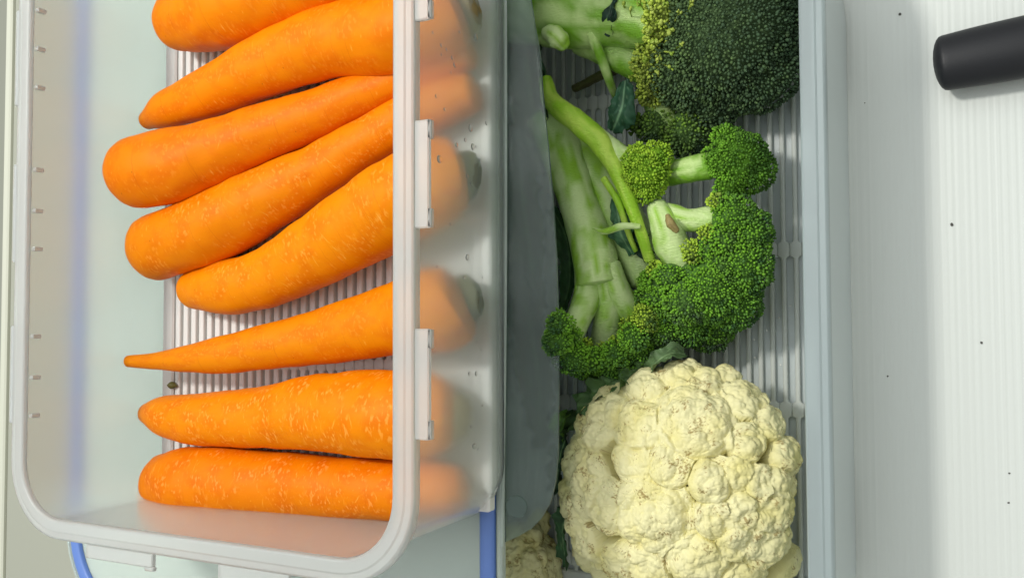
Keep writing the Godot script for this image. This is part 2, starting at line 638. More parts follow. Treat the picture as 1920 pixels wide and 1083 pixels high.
# ================================================================== the scene
func _ready() -> void:
	rng.seed = 11
	noise.seed = 3
	noise.frequency = 1.0
	noise.fractal_octaves = 2
	cells.seed = 5
	cells.noise_type = FastNoiseLite.TYPE_CELLULAR
	cells.cellular_return_type = FastNoiseLite.RETURN_DISTANCE
	cells.fractal_type = FastNoiseLite.FRACTAL_NONE
	cells.frequency = 1.0

	# camera, air, lamps
	var cam := Camera3D.new()
	cam.name = "camera"
	cam.fov = 35.2547
	cam.near = 0.02
	cam.far = 20.0
	cam.transform = Transform3D(Basis(Vector3(0.892893, -0.450251, 0.004077), Vector3(0.021359, 0.033311, -0.999217), Vector3(0.449763, 0.892280, 0.039360)), Vector3(0, 0.4480, 0))
	add_child(cam)
	cam.current = true

	var env := Environment.new()
	env.background_mode = Environment.BG_COLOR
	env.background_color = lin(0.47, 0.475, 0.45)
	env.tonemap_mode = Environment.TONE_MAPPER_LINEAR
	env.tonemap_exposure = 1.0
	env.sdfgi_enabled = true
	env.ssao_enabled = true
	env.ssil_enabled = true
	var we := WorldEnvironment.new()
	we.name = "environment"
	we.environment = env
	add_child(we)

	var key := AreaLight3D.new()
	key.name = "ceiling_lamp"
	key.area_size = Vector2(0.10, 0.10)
	key.area_normalize_energy = true
	key.light_energy = 0.58
	key.light_color = Color(1.0, 0.985, 0.955)
	key.shadow_enabled = true
	key.area_range = 5.0
	add_child(key)
	key.look_at_from_position(Vector3(-0.467, 1.0, -0.30), Vector3(-0.15, 0, 0), Vector3.FORWARD)

	var soft := AreaLight3D.new()
	soft.name = "bright_ceiling"
	soft.area_size = Vector2(1.8, 1.8)
	soft.area_normalize_energy = true
	soft.light_energy = 1.5
	soft.light_color = Color(0.96, 0.985, 1.0)
	soft.shadow_enabled = true
	soft.area_range = 6.0
	add_child(soft)
	soft.look_at_from_position(Vector3(-0.7, 1.5, -0.5), Vector3(-0.15, 0, 0), Vector3.FORWARD)

	# ---------------------------------------------------------------- the white ribbed sheet
	var white := matte(lin(0.70, 0.735, 0.70), 0.38)
	white.heightmap_enabled = false
	var sp := PackedVector3Array()
	var sx0 := -0.30
	var ncol := 1700
	for j in 2:
		for i in ncol:
			var x := sx0 + (0.16 - sx0) * i / (ncol - 1)
			var y := 0.00003 * cos(x * TAU / 0.0031) + 0.00003 * noise.get_noise_1d(x * 900.0)
			sp.append(Vector3(x, y, 0.5 - 1.0 * j))
	structure("ribbed_sheet", grid(sp, ncol, 2, PackedColorArray(), PackedVector2Array(), false), white)
	var counter_mat := matte(lin(0.40, 0.41, 0.34), 0.55)
	structure("counter", block(Vector3(-0.6587, -0.04, -0.9), Vector3(0.6, -0.0012, 0.9), 0.001), counter_mat)
	structure("lower_shelf", block(Vector3(-2.2, -0.30, -1.6), Vector3(0.7, -0.26, 1.6), 0.002), counter_mat)
	structure("counter_edge", block(Vector3(-0.6587 - 0.0075, -0.04, -0.9), Vector3(-0.6587 - 0.0006, 0.0012, 0.9), 0.0012), matte(lin(0.66, 0.67, 0.56), 0.5))

	# ---------------------------------------------------------------- the larger box, its tray
	var wall_mat := frosted(lin(0.80, 0.87, 0.87), 0.55, 0.34)
	var rim_mat := frosted(lin(0.56, 0.64, 0.65), 0.42, 0.3)
	var big := [-0.345, -0.0485, -0.185, 0.155, 0.045]
	food_box("vegetable_box", "large frosted plastic box holding the broccoli and cauliflower on the white sheet", big, 0.0004, 0.078, 0.004, 0.010, 0.0, wall_mat, rim_mat)
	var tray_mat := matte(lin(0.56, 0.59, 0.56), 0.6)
	drain_tray("white slotted drain tray under the broccoli and cauliflower", -0.338, -0.0565, -0.073-0.00568*48, -0.170, 0.128, 0.0030, 0.0022, 0.00568, 0.00115, [-0.0351-0.0815, -0.0351, 0.0406, 0.0406+0.0815], 0.0062, 0.014, tray_mat)

	# ---------------------------------------------------------------- broccoli
	bead_mesh = SphereMesh.new()
	bead_mesh.radius = 1.0
	bead_mesh.height = 2.0
	bead_mesh.radial_segments = 7
	bead_mesh.rings = 3
	var bud_mat := painted(0.62, 0.3)
	var core_mat := painted(0.8, 0.2)
	var stalk_mat := painted(0.42, 0.4)
	stalk_mat.heightmap_enabled = true
	stalk_mat.heightmap_texture = fine_noise(0.03, false, 31)
	stalk_mat.heightmap_scale = 0.04
	stalk_mat.uv1_triplanar = true
	stalk_mat.uv1_scale = Vector3(22, 22, 60)
	var leaf_mat := painted(0.5, 0.35)
	var pale := Color(0.52, 0.70, 0.26)
	var green := Color(0.20, 0.42, 0.035)
	var p1 := stem_paint(pale, green, 0.35)
	var p2 := stem_paint(Color(0.60, 0.76, 0.34), Color(0.30, 0.54, 0.05), 0.2)
	var p3 := stem_paint(Color(0.50, 0.70, 0.10), Color(0.30, 0.56, 0.03), 0.5)
	var dark_bud := Color(0.050, 0.090, 0.045)
	var mid_bud := Color(0.040, 0.105, 0.034)
	var lime_bud := Color(0.17, 0.38, 0.03)
	var young_bud := Color(0.36, 0.52, 0.05)

	var b1 := thing("broccoli", "large dark green broccoli head with thick pale stalk at the top, against the far rim", "broccoli", Vector3(-0.1199, 0.009, -0.1448), "broccoli in the large box")
	part("stem", tube([Vector4(-0.205, 0.04, -0.1602, 0.0168), Vector4(-0.1738, 0.044, -0.1507, 0.0157), Vector4(-0.149, 0.044, -0.1452, 0.0132), Vector4(-0.1254, 0.044, -0.1405, 0.0119)], 30, 26, 0.25, 0.2, 0.08, 60.0, p1), stalk_mat, b1)
	part("branch", tube([Vector4(-0.1687, 0.036, -0.1417, 0.0084), Vector4(-0.1493, 0.036, -0.1299, 0.0077), Vector4(-0.1307, 0.036, -0.1182, 0.0076)], 20, 16, 0.3, 0.3, 0.1, 70.0, p1), stalk_mat, b1)
	part("branch", tube([Vector4(-0.1359, 0.03, -0.1177, 0.0067), Vector4(-0.1338, 0.03, -0.1071, 0.0056), Vector4(-0.1292, 0.03, -0.0983, 0.0061), Vector4(-0.1245, 0.03, -0.0932, 0.0046)], 20, 16, 0.3, 0.3, 0.1, 70.0, p1), stalk_mat, b1)
	part("cut_stub", tube([Vector4(-0.1761, 0.058, -0.1386, 0.0043), Vector4(-0.1708, 0.06, -0.1347, 0.0048), Vector4(-0.169, 0.058, -0.1319, 0.0035)], 16, 8, 0.7, 0.7, 0.25, 200.0, p2), stalk_mat, b1)
	part("petiole", tube([Vector4(-0.1573, 0.052, -0.1375, 0.0025), Vector4(-0.1543, 0.046, -0.1264, 0.0025), Vector4(-0.1533, 0.036, -0.1158, 0.0021), Vector4(-0.1543, 0.026, -0.1119, 0.0016)], 12, 14, 0.4, 0.4, 0.1, 150.0, p1), stalk_mat, b1)
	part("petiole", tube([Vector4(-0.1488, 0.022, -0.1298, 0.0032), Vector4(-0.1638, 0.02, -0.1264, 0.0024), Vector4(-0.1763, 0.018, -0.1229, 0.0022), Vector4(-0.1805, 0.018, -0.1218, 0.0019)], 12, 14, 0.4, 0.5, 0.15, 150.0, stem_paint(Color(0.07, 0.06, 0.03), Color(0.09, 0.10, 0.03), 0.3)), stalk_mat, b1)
	var f1 := [Vector4(-0.0976, 0.034, -0.1342, 0.0349), Vector4(-0.1127, 0.036, -0.1209, 0.0218), Vector4(-0.0865, 0.03, -0.1189, 0.0225), Vector4(-0.1197, 0.046, -0.1391, 0.0152), Vector4(-0.107, 0.046, -0.1567, 0.0218), Vector4(-0.0826, 0.032, -0.1449, 0.0219), Vector4(-0.1079, 0.026, -0.1062, 0.0156), Vector4(-0.1283, 0.042, -0.1214, 0.011), Vector4(-0.1321, 0.036, -0.1107, 0.0076), Vector4(-0.1329, 0.03, -0.0961, 0.0097), Vector4(-0.1184, 0.026, -0.0921, 0.0122), Vector4(-0.1337, 0.046, -0.1463, 0.009), Vector4(-0.1443, 0.028, -0.0977, 0.0042), Vector4(-0.0875, 0.036, -0.1616, 0.0267)]
	var a1: Vector3 = Vector3(-0.1351, 0.034, -0.1373)
	for k in f1.size():
		var open := k in [3, 7, 8, 11]
		floret(b1, f1, k, a1, Color(0.06, 0.09, 0.026) if open else dark_bud, Color(0.48, 0.60, 0.09) if open else (Color(0.17, 0.30, 0.04) if k in [9, 10, 12] else Color(0.11, 0.18, 0.06)), 1.0 if open else (0.9 if k in [9, 10, 12] else 0.55), 0.00112, core_mat, bud_mat)
	# opened sprigs on the near side of the head
	var sprig_at := [Vector4(-0.1377, 0.062, -0.1449, 0.0022), Vector4(-0.1334, 0.064, -0.1407, 0.0024), Vector4(-0.1282, 0.066, -0.1426, 0.0021), Vector4(-0.1229, 0.066, -0.1383, 0.0026), Vector4(-0.1185, 0.066, -0.1319, 0.0028), Vector4(-0.1147, 0.066, -0.1276, 0.0028), Vector4(-0.1246, 0.064, -0.1296, 0.0028), Vector4(-0.1228, 0.062, -0.1242, 0.0026), Vector4(-0.1323, 0.056, -0.1262, 0.0022), Vector4(-0.1288, 0.056, -0.1198, 0.0027), Vector4(-0.1217, 0.058, -0.1184, 0.0026), Vector4(-0.1141, 0.062, -0.1191, 0.0021), Vector4(-0.136, 0.05, -0.1199, 0.0022), Vector4(-0.1331, 0.048, -0.115, 0.0022), Vector4(-0.1245, 0.054, -0.1134, 0.0024), Vector4(-0.1159, 0.058, -0.1132, 0.0021), Vector4(-0.1091, 0.066, -0.1211, 0.0019), Vector4(-0.1087, 0.07, -0.1348, 0.0018), Vector4(-0.1034, 0.072, -0.1366, 0.0018), Vector4(-0.1402, 0.044, -0.1149, 0.002), Vector4(-0.1159, 0.068, -0.1394, 0.0021), Vector4(-0.1258, 0.066, -0.135, 0.0021)]
	for q in sprig_at:
		var tip := Vector3(q.x, q.y, q.z)
		var way := (tip - a1).normalized()
		way = (way + 0.7 * Vector3(rng.randf() - 0.5, rng.randf() - 0.3, rng.randf() - 0.5)).normalized()
		for k in 3:
			var end := tip + 0.0024 * Vector3(rng.randf() - 0.5, rng.randf() - 0.2, rng.randf() - 0.5)
			var mid := tip - way * 0.0035
			var lobe: float = q.w * rng.randf_range(0.28, 0.55)
			part("sprig", tube([Vector4(tip.x - way.x * 0.011, tip.y - way.y * 0.011, tip.z - way.z * 0.011, lobe * 0.45), Vector4(mid.x, mid.y, mid.z, lobe * 0.4), Vector4(end.x, end.y, end.z, lobe * 0.75)], 9, 8, 0.3, 0.8, 0.8, 650.0, stem_paint(Color(0.46, 0.55, 0.11), Color(0.20, 0.32, 0.03), 0.35)), stalk_mat, b1)
	leaf("leaf", [Vector4(-0.1434, 0.044, -0.1153, 0.0025), Vector4(-0.1436, 0.048, -0.1027, 0.0065), Vector4(-0.1462, 0.047, -0.0967, 0.0075), Vector4(-0.1507, 0.042, -0.092, 0.0025)], Vector3(1, 0.1, 0.25), -0.25, 0.0035, Color(0.035, 0.10, 0.055), Color(0.22, 0.38, 0.22), leaf_mat, b1)
	leaf("leaf", [Vector4(-0.1444, 0.056, -0.1524, 0.0015), Vector4(-0.1459, 0.058, -0.1445, 0.0039), Vector4(-0.1482, 0.056, -0.14, 0.0042), Vector4(-0.1471, 0.052, -0.135, 0.0012)], Vector3(1, 0.3, 0), -0.4, 0.004, Color(0.018, 0.045, 0.03), Color(0.05, 0.10, 0.06), leaf_mat, b1)

	var b2 := thing("broccoli", "broccoli with forked pale stalk and curved bright green crown, beside the lid flap", "broccoli", Vector3(-0.1721, 0.009, 0.0088), "broccoli in the large box")
	part("stem", tube([Vector4(-0.1872, 0.034, -0.1029, 0.0107), Vector4(-0.1763, 0.038, -0.0784, 0.01), Vector4(-0.1672, 0.04, -0.0539, 0.0098), Vector4(-0.161, 0.042, -0.0353, 0.0107), Vector4(-0.1584, 0.042, -0.0199, 0.0112)], 30, 28, 0.3, 0.15, 0.08, 60.0, p2), stalk_mat, b2)
	part("branch", tube([Vector4(-0.1633, 0.042, -0.0277, 0.0062), Vector4(-0.1629, 0.046, -0.0122, 0.0063), Vector4(-0.1632, 0.056, -0.002, 0.006), Vector4(-0.1647, 0.064, 0.0063, 0.0059)], 20, 18, 0.3, 0.3, 0.1, 70.0, p2), stalk_mat, b2)
	part("branch", tube([Vector4(-0.1551, 0.042, -0.0274, 0.0071), Vector4(-0.1538, 0.04, -0.0122, 0.0064), Vector4(-0.1555, 0.04, 0.0005, 0.0066), Vector4(-0.1583, 0.036, 0.0134, 0.0072)], 20, 18, 0.3, 0.3, 0.1, 70.0, p2), stalk_mat, b2)
	part("branch", tube([Vector4(-0.1535, 0.042, -0.0274, 0.0066), Vector4(-0.1474, 0.04, -0.0121, 0.0061), Vector4(-0.1409, 0.036, -0.0029, 0.0061), Vector4(-0.1386, 0.032, 0.0031, 0.0061)], 20, 18, 0.3, 0.3, 0.1, 70.0, p2), stalk_mat, b2)
	var f2 := [Vector4(-0.1623, 0.079, -0.0005, 0.0057), Vector4(-0.1647, 0.076, 0.0071, 0.0067), Vector4(-0.1636, 0.064, 0.0136, 0.0088), Vector4(-0.1622, 0.04, 0.0174, 0.0102), Vector4(-0.1512, 0.042, 0.0167, 0.0106), Vector4(-0.14, 0.042, 0.0105, 0.011), Vector4(-0.1342, 0.042, 0.0006, 0.0094), Vector4(-0.1402, 0.05, 0.001, 0.0044), Vector4(-0.1523, 0.053, 0.0109, 0.0035), Vector4(-0.1348, 0.046, -0.0068, 0.0054), Vector4(-0.1627, 0.052, 0.008, 0.004), Vector4(-0.142, 0.054, 0.0078, 0.0049), Vector4(-0.1332, 0.034, 0.0082, 0.0091), Vector4(-0.1463, 0.055, 0.0078, 0.0029), Vector4(-0.1624, 0.058, 0.0098, 0.0059), Vector4(-0.1559, 0.056, 0.0147, 0.0062), Vector4(-0.1454, 0.056, 0.0132, 0.0066), Vector4(-0.1367, 0.056, 0.0059, 0.0068), Vector4(-0.1317, 0.054, -0.0023, 0.0063), Vector4(-0.1608, 0.068, 0.0048, 0.0048), Vector4(-0.1282, 0.046, -0.0043, 0.0083)]
	var a2: Vector3 = Vector3(-0.1561, 0.044, -0.0096)
	for k in f2.size():
		floret(b2, f2, k, a2, mid_bud, young_bud if k in [7, 8, 9, 10, 11, 13, 14, 18] else lime_bud, 1.25, 0.00088, core_mat, bud_mat)

	var b3 := thing("broccoli", "broccoli with scarred cut pale stalk and large two-tone crown right of the middle", "broccoli", Vector3(-0.1133, 0.009, -0.0279), "broccoli in the large box")
	part("stem", tube([Vector4(-0.1881, 0.02, -0.1016, 0.011), Vector4(-0.1676, 0.026, -0.0741, 0.0128), Vector4(-0.1503, 0.028, -0.0489, 0.0115), Vector4(-0.1376, 0.026, -0.0226, 0.0103)], 26, 24, 0.3, 0.3, 0.08, 60.0, p2), stalk_mat, b3)
	part("branch", tube([Vector4(-0.1277, 0.046, -0.0543, 0.0049), Vector4(-0.1236, 0.048, -0.0455, 0.0068), Vector4(-0.1203, 0.046, -0.0358, 0.0078), Vector4(-0.1152, 0.04, -0.0262, 0.0078)], 20, 18, 0.4, 0.3, 0.12, 80.0, p2), stalk_mat, b3)
	part("branch", tube([Vector4(-0.1238, 0.044, -0.0514, 0.0049), Vector4(-0.1133, 0.046, -0.0471, 0.0053), Vector4(-0.1016, 0.044, -0.0471, 0.0057)], 20, 14, 0.4, 0.3, 0.12, 80.0, p2), stalk_mat, b3)
	part("branch", tube([Vector4(-0.1415, 0.03, -0.0354, 0.0062), Vector4(-0.1385, 0.03, -0.0224, 0.0061), Vector4(-0.1328, 0.028, -0.0121, 0.0061)], 20, 14, 0.4, 0.3, 0.12, 80.0, p2), stalk_mat, b3)
	part("scar", tube([Vector4(-0.119, 0.058, -0.0481, 0.0012), Vector4(-0.1173, 0.059, -0.0441, 0.0019), Vector4(-0.115, 0.057, -0.0414, 0.0014)], 12, 8, 0.6, 0.6, 0.4, 400.0, stem_paint(Color(0.33, 0.26, 0.10), Color(0.12, 0.10, 0.03), 0.3)), stalk_mat, b3)
	var f3 := [Vector4(-0.094, 0.044, -0.0462, 0.0114), Vector4(-0.0888, 0.04, -0.0397, 0.0124), Vector4(-0.09, 0.042, -0.0253, 0.0133), Vector4(-0.1044, 0.044, -0.0161, 0.0158), Vector4(-0.0963, 0.036, -0.0113, 0.014), Vector4(-0.1172, 0.034, -0.0043, 0.0144), Vector4(-0.1218, 0.042, -0.0165, 0.0103), Vector4(-0.1245, 0.046, -0.0238, 0.0068), Vector4(-0.1326, 0.04, -0.0208, 0.006), Vector4(-0.1099, 0.05, -0.0322, 0.0057), Vector4(-0.0996, 0.048, -0.0528, 0.0043), Vector4(-0.1035, 0.05, -0.0395, 0.0047), Vector4(-0.1286, 0.03, -0.0019, 0.0101), Vector4(-0.1098, 0.024, 0.0007, 0.012), Vector4(-0.1025, 0.046, -0.0326, 0.0091), Vector4(-0.0983, 0.047, -0.0239, 0.0104), Vector4(-0.1101, 0.046, -0.0209, 0.0096), Vector4(-0.0962, 0.047, -0.0371, 0.009), Vector4(-0.1271, 0.046, -0.0116, 0.0103), Vector4(-0.1206, 0.049, -0.0211, 0.0082), Vector4(-0.1276, 0.04, 0.0011, 0.0109), Vector4(-0.1126, 0.05, -0.0108, 0.0114), Vector4(-0.1295, 0.048, -0.0165, 0.0063)]
	var a3: Vector3 = Vector3(-0.1171, 0.046, -0.0381)
	for k in f3.size():
		floret(b3, f3, k, a3, mid_bud if k < 8 else dark_bud, young_bud if k in [7, 9, 10, 11] else lime_bud, 1.0, 0.00090, core_mat, bud_mat)

	var b4 := thing("broccoli", "broccoli sprig with two light green florets on a bright yellow-green stalk", "broccoli", Vector3(-0.1426, 0.009, -0.0774), "broccoli in the large box")
	part("stem", tube([Vector4(-0.1834, 0.046, -0.1198, 0.0031), Vector4(-0.1783, 0.05, -0.1078, 0.0046), Vector4(-0.164, 0.055, -0.0959, 0.0053), Vector4(-0.1525, 0.057, -0.0854, 0.0052), Vector4(-0.1448, 0.057, -0.0738, 0.0042), Vector4(-0.1384, 0.055, -0.0579, 0.0032), Vector4(-0.134, 0.052, -0.0433, 0.0027), Vector4(-0.1315, 0.046, -0.0299, 0.0025)], 20, 40, 0.5, 0.5, 0.12, 90.0, p3), stalk_mat, b4)
	part("branch", tube([Vector4(-0.1587, 0.052, -0.0929, 0.0038), Vector4(-0.1484, 0.054, -0.0835, 0.0042), Vector4(-0.1402, 0.054, -0.0763, 0.0049), Vector4(-0.1347, 0.052, -0.0723, 0.0054)], 20, 18, 0.4, 0.4, 0.1, 80.0, p2), stalk_mat, b4)
	part("branch", tube([Vector4(-0.1239, 0.038, -0.07, 0.006), Vector4(-0.1141, 0.042, -0.0706, 0.0059), Vector4(-0.1042, 0.042, -0.0713, 0.0063)], 20, 14, 0.4, 0.4, 0.1, 80.0, p1), stalk_mat, b4)
	part("petiole", tube([Vector4(-0.1499, 0.056, -0.0674, 0.0017), Vector4(-0.1431, 0.055, -0.0557, 0.0017), Vector4(-0.1408, 0.05, -0.0438, 0.0015), Vector4(-0.1389, 0.044, -0.0343, 0.0012)], 12, 16, 0.4, 0.4, 0.1, 150.0, p3), stalk_mat, b4)
	part("petiole", tube([Vector4(-0.157, 0.052, -0.0449, 0.0005), Vector4(-0.1496, 0.056, -0.0427, 0.0015), Vector4(-0.1406, 0.058, -0.0445, 0.0017), Vector4(-0.1326, 0.056, -0.0443, 0.0012)], 12, 16, 0.4, 0.4, 0.1, 150.0, p2), stalk_mat, b4)
	var f4 := [Vector4(-0.1312, 0.052, -0.0695, 0.0107), Vector4(-0.134, 0.054, -0.0734, 0.0078), Vector4(-0.1267, 0.05, -0.0758, 0.0073), Vector4(-0.1304, 0.05, -0.0624, 0.0073), Vector4(-0.0907, 0.042, -0.073, 0.0124), Vector4(-0.0979, 0.046, -0.073, 0.0081), Vector4(-0.086, 0.038, -0.069, 0.0105), Vector4(-0.0947, 0.04, -0.0636, 0.0091), Vector4(-0.0954, 0.042, -0.0812, 0.0081)]
	for k in f4.size():
		floret(b4, f4, k, Vector3(-0.1457, 0.04, -0.0781) if k < 4 else Vector3(-0.1127, 0.038, -0.0716), Color(0.12, 0.28, 0.02) if k < 4 else Color(0.055, 0.14, 0.02), Color(0.34, 0.53, 0.04) if k < 4 else lime_bud, 0.9, 0.00085, core_mat, bud_mat)
	leaf("leaf", [Vector4(-0.149, 0.046, -0.0597, 0.002), Vector4(-0.1457, 0.048, -0.0492, 0.005), Vector4(-0.1447, 0.048, -0.0417, 0.006), Vector4(-0.1419, 0.04, -0.0326, 0.002)], Vector3(1, 0, -0.3), -0.3, 0.004, Color(0.07, 0.17, 0.09), Color(0.20, 0.36, 0.18), leaf_mat, b4)
	leaf("leaf", [Vector4(-0.1426, 0.042, -0.0471, 0.0015), Vector4(-0.1371, 0.046, -0.039, 0.004), Vector4(-0.1359, 0.042, -0.0328, 0.0035), Vector4(-0.1362, 0.038, -0.0295, 0.001)], Vector3(1, 0.4, 0), -0.5, 0.005, Color(0.018, 0.055, 0.028), Color(0.06, 0.13, 0.06), leaf_mat, b4)
	leaf("leaf", [Vector4(-0.1876, 0.03, -0.0588, 0.0027), Vector4(-0.18, 0.03, -0.0423, 0.0048), Vector4(-0.1793, 0.028, -0.0236, 0.0043), Vector4(-0.1838, 0.026, -0.0076, 0.0016)], Vector3(1, 0, 0.2), 0.4, 0.003, Color(0.035, 0.09, 0.03), Color(0.10, 0.19, 0.07), leaf_mat, b4)

	for q in [[Vector4(-0.2004, 0.04, -0.1699, 0.0054), Vector4(-0.1966, 0.042, -0.136, 0.0107), Vector4(-0.1933, 0.04, -0.1037, 0.0117), Vector4(-0.1924, 0.036, -0.0746, 0.0043)], [Vector4(-0.2083, 0.034, -0.1037, 0.0038), Vector4(-0.2029, 0.036, -0.0754, 0.0098), Vector4(-0.1985, 0.036, -0.0426, 0.0118), Vector4(-0.1947, 0.032, -0.0077, 0.0059)], [Vector4(-0.2091, 0.03, -0.0381, 0.0038), Vector4(-0.2006, 0.032, -0.005, 0.0103), Vector4(-0.1958, 0.03, 0.0301, 0.0113), Vector4(-0.197, 0.024, 0.0631, 0.0038)]]:
		leaf("leaf", q, Vector3(1, 0.15, 0.1), 0.25, 0.006, Color(0.022, 0.06, 0.024), Color(0.07, 0.15, 0.06), leaf_mat, b2)

	# ---------------------------------------------------------------- cauliflower
	var curd_mat := painted(0.55, 0.35)
	curd_mat.subsurf_scatter_enabled = false
	var c1 := thing("cauliflower", "large cream cauliflower head with brown specks in the lower right of the box", "cauliflower", Vector3(-0.1252, 0.009, 0.0738))
	part("curd", curd(Vector3(-0.1228, 0.022, 0.0742), [Vector4(-0.1505, 0.0515, 0.0448, 0.0174), Vector4(-0.1612, 0.0516, 0.0651, 0.0135), Vector4(-0.1064, 0.0608, 0.0413, 0.0184), Vector4(-0.1143, 0.0494, 0.0209, 0.0108), Vector4(-0.1048, 0.0516, 0.0229, 0.0097), Vector4(-0.0856, 0.0488, 0.0303, 0.0125), Vector4(-0.0756, 0.0486, 0.0395, 0.0104), Vector4(-0.0832, 0.0613, 0.0485, 0.0093), Vector4(-0.1234, 0.0639, 0.0805, 0.0168), Vector4(-0.161, 0.0461, 0.0982, 0.0158), Vector4(-0.1394, 0.053, 0.1054, 0.0128), Vector4(-0.1529, 0.0561, 0.0724, 0.0149), Vector4(-0.0972, 0.0679, 0.0658, 0.011), Vector4(-0.086, 0.0656, 0.0616, 0.0083), Vector4(-0.0782, 0.061, 0.0661, 0.0083), Vector4(-0.0962, 0.0656, 0.0805, 0.0106), Vector4(-0.0862, 0.0635, 0.0773, 0.0092), Vector4(-0.0757, 0.0548, 0.078, 0.0115), Vector4(-0.1066, 0.0591, 0.0981, 0.014), Vector4(-0.0905, 0.0608, 0.0893, 0.0098), Vector4(-0.0806, 0.0513, 0.0925, 0.0125), Vector4(-0.0706, 0.0527, 0.0662, 0.0098), Vector4(-0.0686, 0.0482, 0.055, 0.0098), Vector4(-0.0791, 0.0242, 0.11, 0.0128), Vector4(-0.0933, 0.0478, 0.1084, 0.0123), Vector4(-0.1147, 0.0691, 0.0601, 0.0099), Vector4(-0.1302, 0.0662, 0.0599, 0.0101), Vector4(-0.1307, 0.0525, 0.0271, 0.0105), Vector4(-0.1248, 0.0467, 0.1171, 0.0151), Vector4(-0.162, 0.023, 0.1277, 0.0155), Vector4(-0.1092, 0.023, 0.1298, 0.0156), Vector4(-0.0871, 0.0236, 0.1267, 0.0143), Vector4(-0.1291, 0.0617, 0.0452, 0.0139), Vector4(-0.0954, 0.0436, 0.0196, 0.007), Vector4(-0.142, 0.0614, 0.079, 0.0117), Vector4(-0.1302, 0.0565, 0.1024, 0.0135), Vector4(-0.1671, 0.0475, 0.0835, 0.0119), Vector4(-0.1785, 0.0241, 0.1202, 0.0131)], 760, 300, 1.9, 0.44, 0.0575, 0.052), curd_mat, c1)
	var lg := Color(0.085, 0.165, 0.055)
	var lv := Color(0.24, 0.36, 0.17)
	leaf("leaf", [Vector4(-0.1303, 0.046, 0.0201, 0.0029), Vector4(-0.1412, 0.048, 0.0256, 0.0054), Vector4(-0.1544, 0.048, 0.0324, 0.006), Vector4(-0.166, 0.046, 0.0425, 0.0056), Vector4(-0.1764, 0.04, 0.0527, 0.0026)], Vector3(0.5, 0.4, 0.6), 0.6, 0.012, lg, lv, leaf_mat, c1)
	leaf("leaf", [Vector4(-0.1746, 0.04, 0.0423, 0.0021), Vector4(-0.1745, 0.048, 0.0447, 0.0041), Vector4(-0.1771, 0.046, 0.0486, 0.0036), Vector4(-0.1775, 0.04, 0.0554, 0.0021)], Vector3(1, 0.5, 0.3), 0.6, 0.004, Color(0.14, 0.28, 0.05), lv, leaf_mat, c1)
	leaf("leaf", [Vector4(-0.1755, 0.042, 0.0532, 0.0031), Vector4(-0.179, 0.042, 0.0624, 0.0041), Vector4(-0.1816, 0.04, 0.0731, 0.0042), Vector4(-0.1855, 0.034, 0.0822, 0.0016)], Vector3(1, 0.4, 0), 0.5, 0.006, Color(0.03, 0.07, 0.035), lv, leaf_mat, c1)
	leaf("leaf", [Vector4(-0.1744, 0.04, 0.0854, 0.0018), Vector4(-0.1769, 0.042, 0.0935, 0.0041), Vector4(-0.179, 0.04, 0.1025, 0.0036), Vector4(-0.1803, 0.032, 0.1191, 0.0021)], Vector3(1, 0.5, 0), 0.5, 0.004, Color(0.04, 0.10, 0.04), lv, leaf_mat, c1)
	leaf("leaf", [Vector4(-0.1341, 0.046, 0.0227, 0.002), Vector4(-0.1265, 0.052, 0.0164, 0.0038), Vector4(-0.1212, 0.05, 0.0131, 0.0036), Vector4(-0.1161, 0.042, 0.0133, 0.0017)], Vector3(0.4, 0.5, 0.6), 0.5, 0.004, Color(0.10, 0.17, 0.07), lv, leaf_mat, c1)
	var c2 := thing("cauliflower", "small browned cauliflower piece half hidden under the lid flap", "cauliflower", Vector3(-0.2124, 0.009, 0.1221))
	part("curd", curd(Vector3(-0.2147, 0.014, 0.1267), [Vector4(-0.2099, 0.0327, 0.1084, 0.0107), Vector4(-0.1999, 0.0286, 0.1016, 0.0091), Vector4(-0.2092, 0.0343, 0.1213, 0.0117), Vector4(-0.1955, 0.0349, 0.1144, 0.0084), Vector4(-0.2022, 0.0105, 0.0984, 0.0078), Vector4(-0.2196, 0.0318, 0.115, 0.0108), Vector4(-0.2026, 0.0324, 0.129, 0.0116), Vector4(-0.1989, 0.011, 0.0897, 0.0067)], 220, 110, 2.0, 0.36, 0.022, 0.026), curd_mat, c2)

	# ---------------------------------------------------------------- the lid with its blue seal
	var lid_mat := frosted(lin(0.82, 0.92, 0.87), 0.45, 0.22)
	var flap_mat := frosted(lin(0.58, 0.71, 0.68), 0.10, 0.18)
	var lid := thing("lid", "frosted plastic lid with a blue sealing ring lying under the carrot box", "lid", Vector3(-0.33, 0.079, -0.02))
	var lb := [-0.480, -0.1895, -0.27, 0.172, 0.055]
	part("panel", loft([inset(lb, 0.002, 0.0786), inset(lb, 0.0, 0.0796), inset(lb, 0.0, 0.0826), inset(lb, 0.0008, 0.0834), inset(lb, 0.0022, 0.0834), inset(lb, 0.003, 0.0812)], [1, 2, 3, 4, 5], false, true), lid_mat, lid)
	part("seal", loft([inset(lb, 0.0038, 0.0815), inset(lb, 0.0038, 0.0834), inset(lb, 0.0052, 0.0842), inset(lb, 0.0098, 0.0842), inset(lb, 0.0112, 0.0834), inset(lb, 0.0112, 0.0815)], [1, 1, 1, 1, 1, 2], true), matte(lin(0.13, 0.24, 0.62), 0.4), lid)
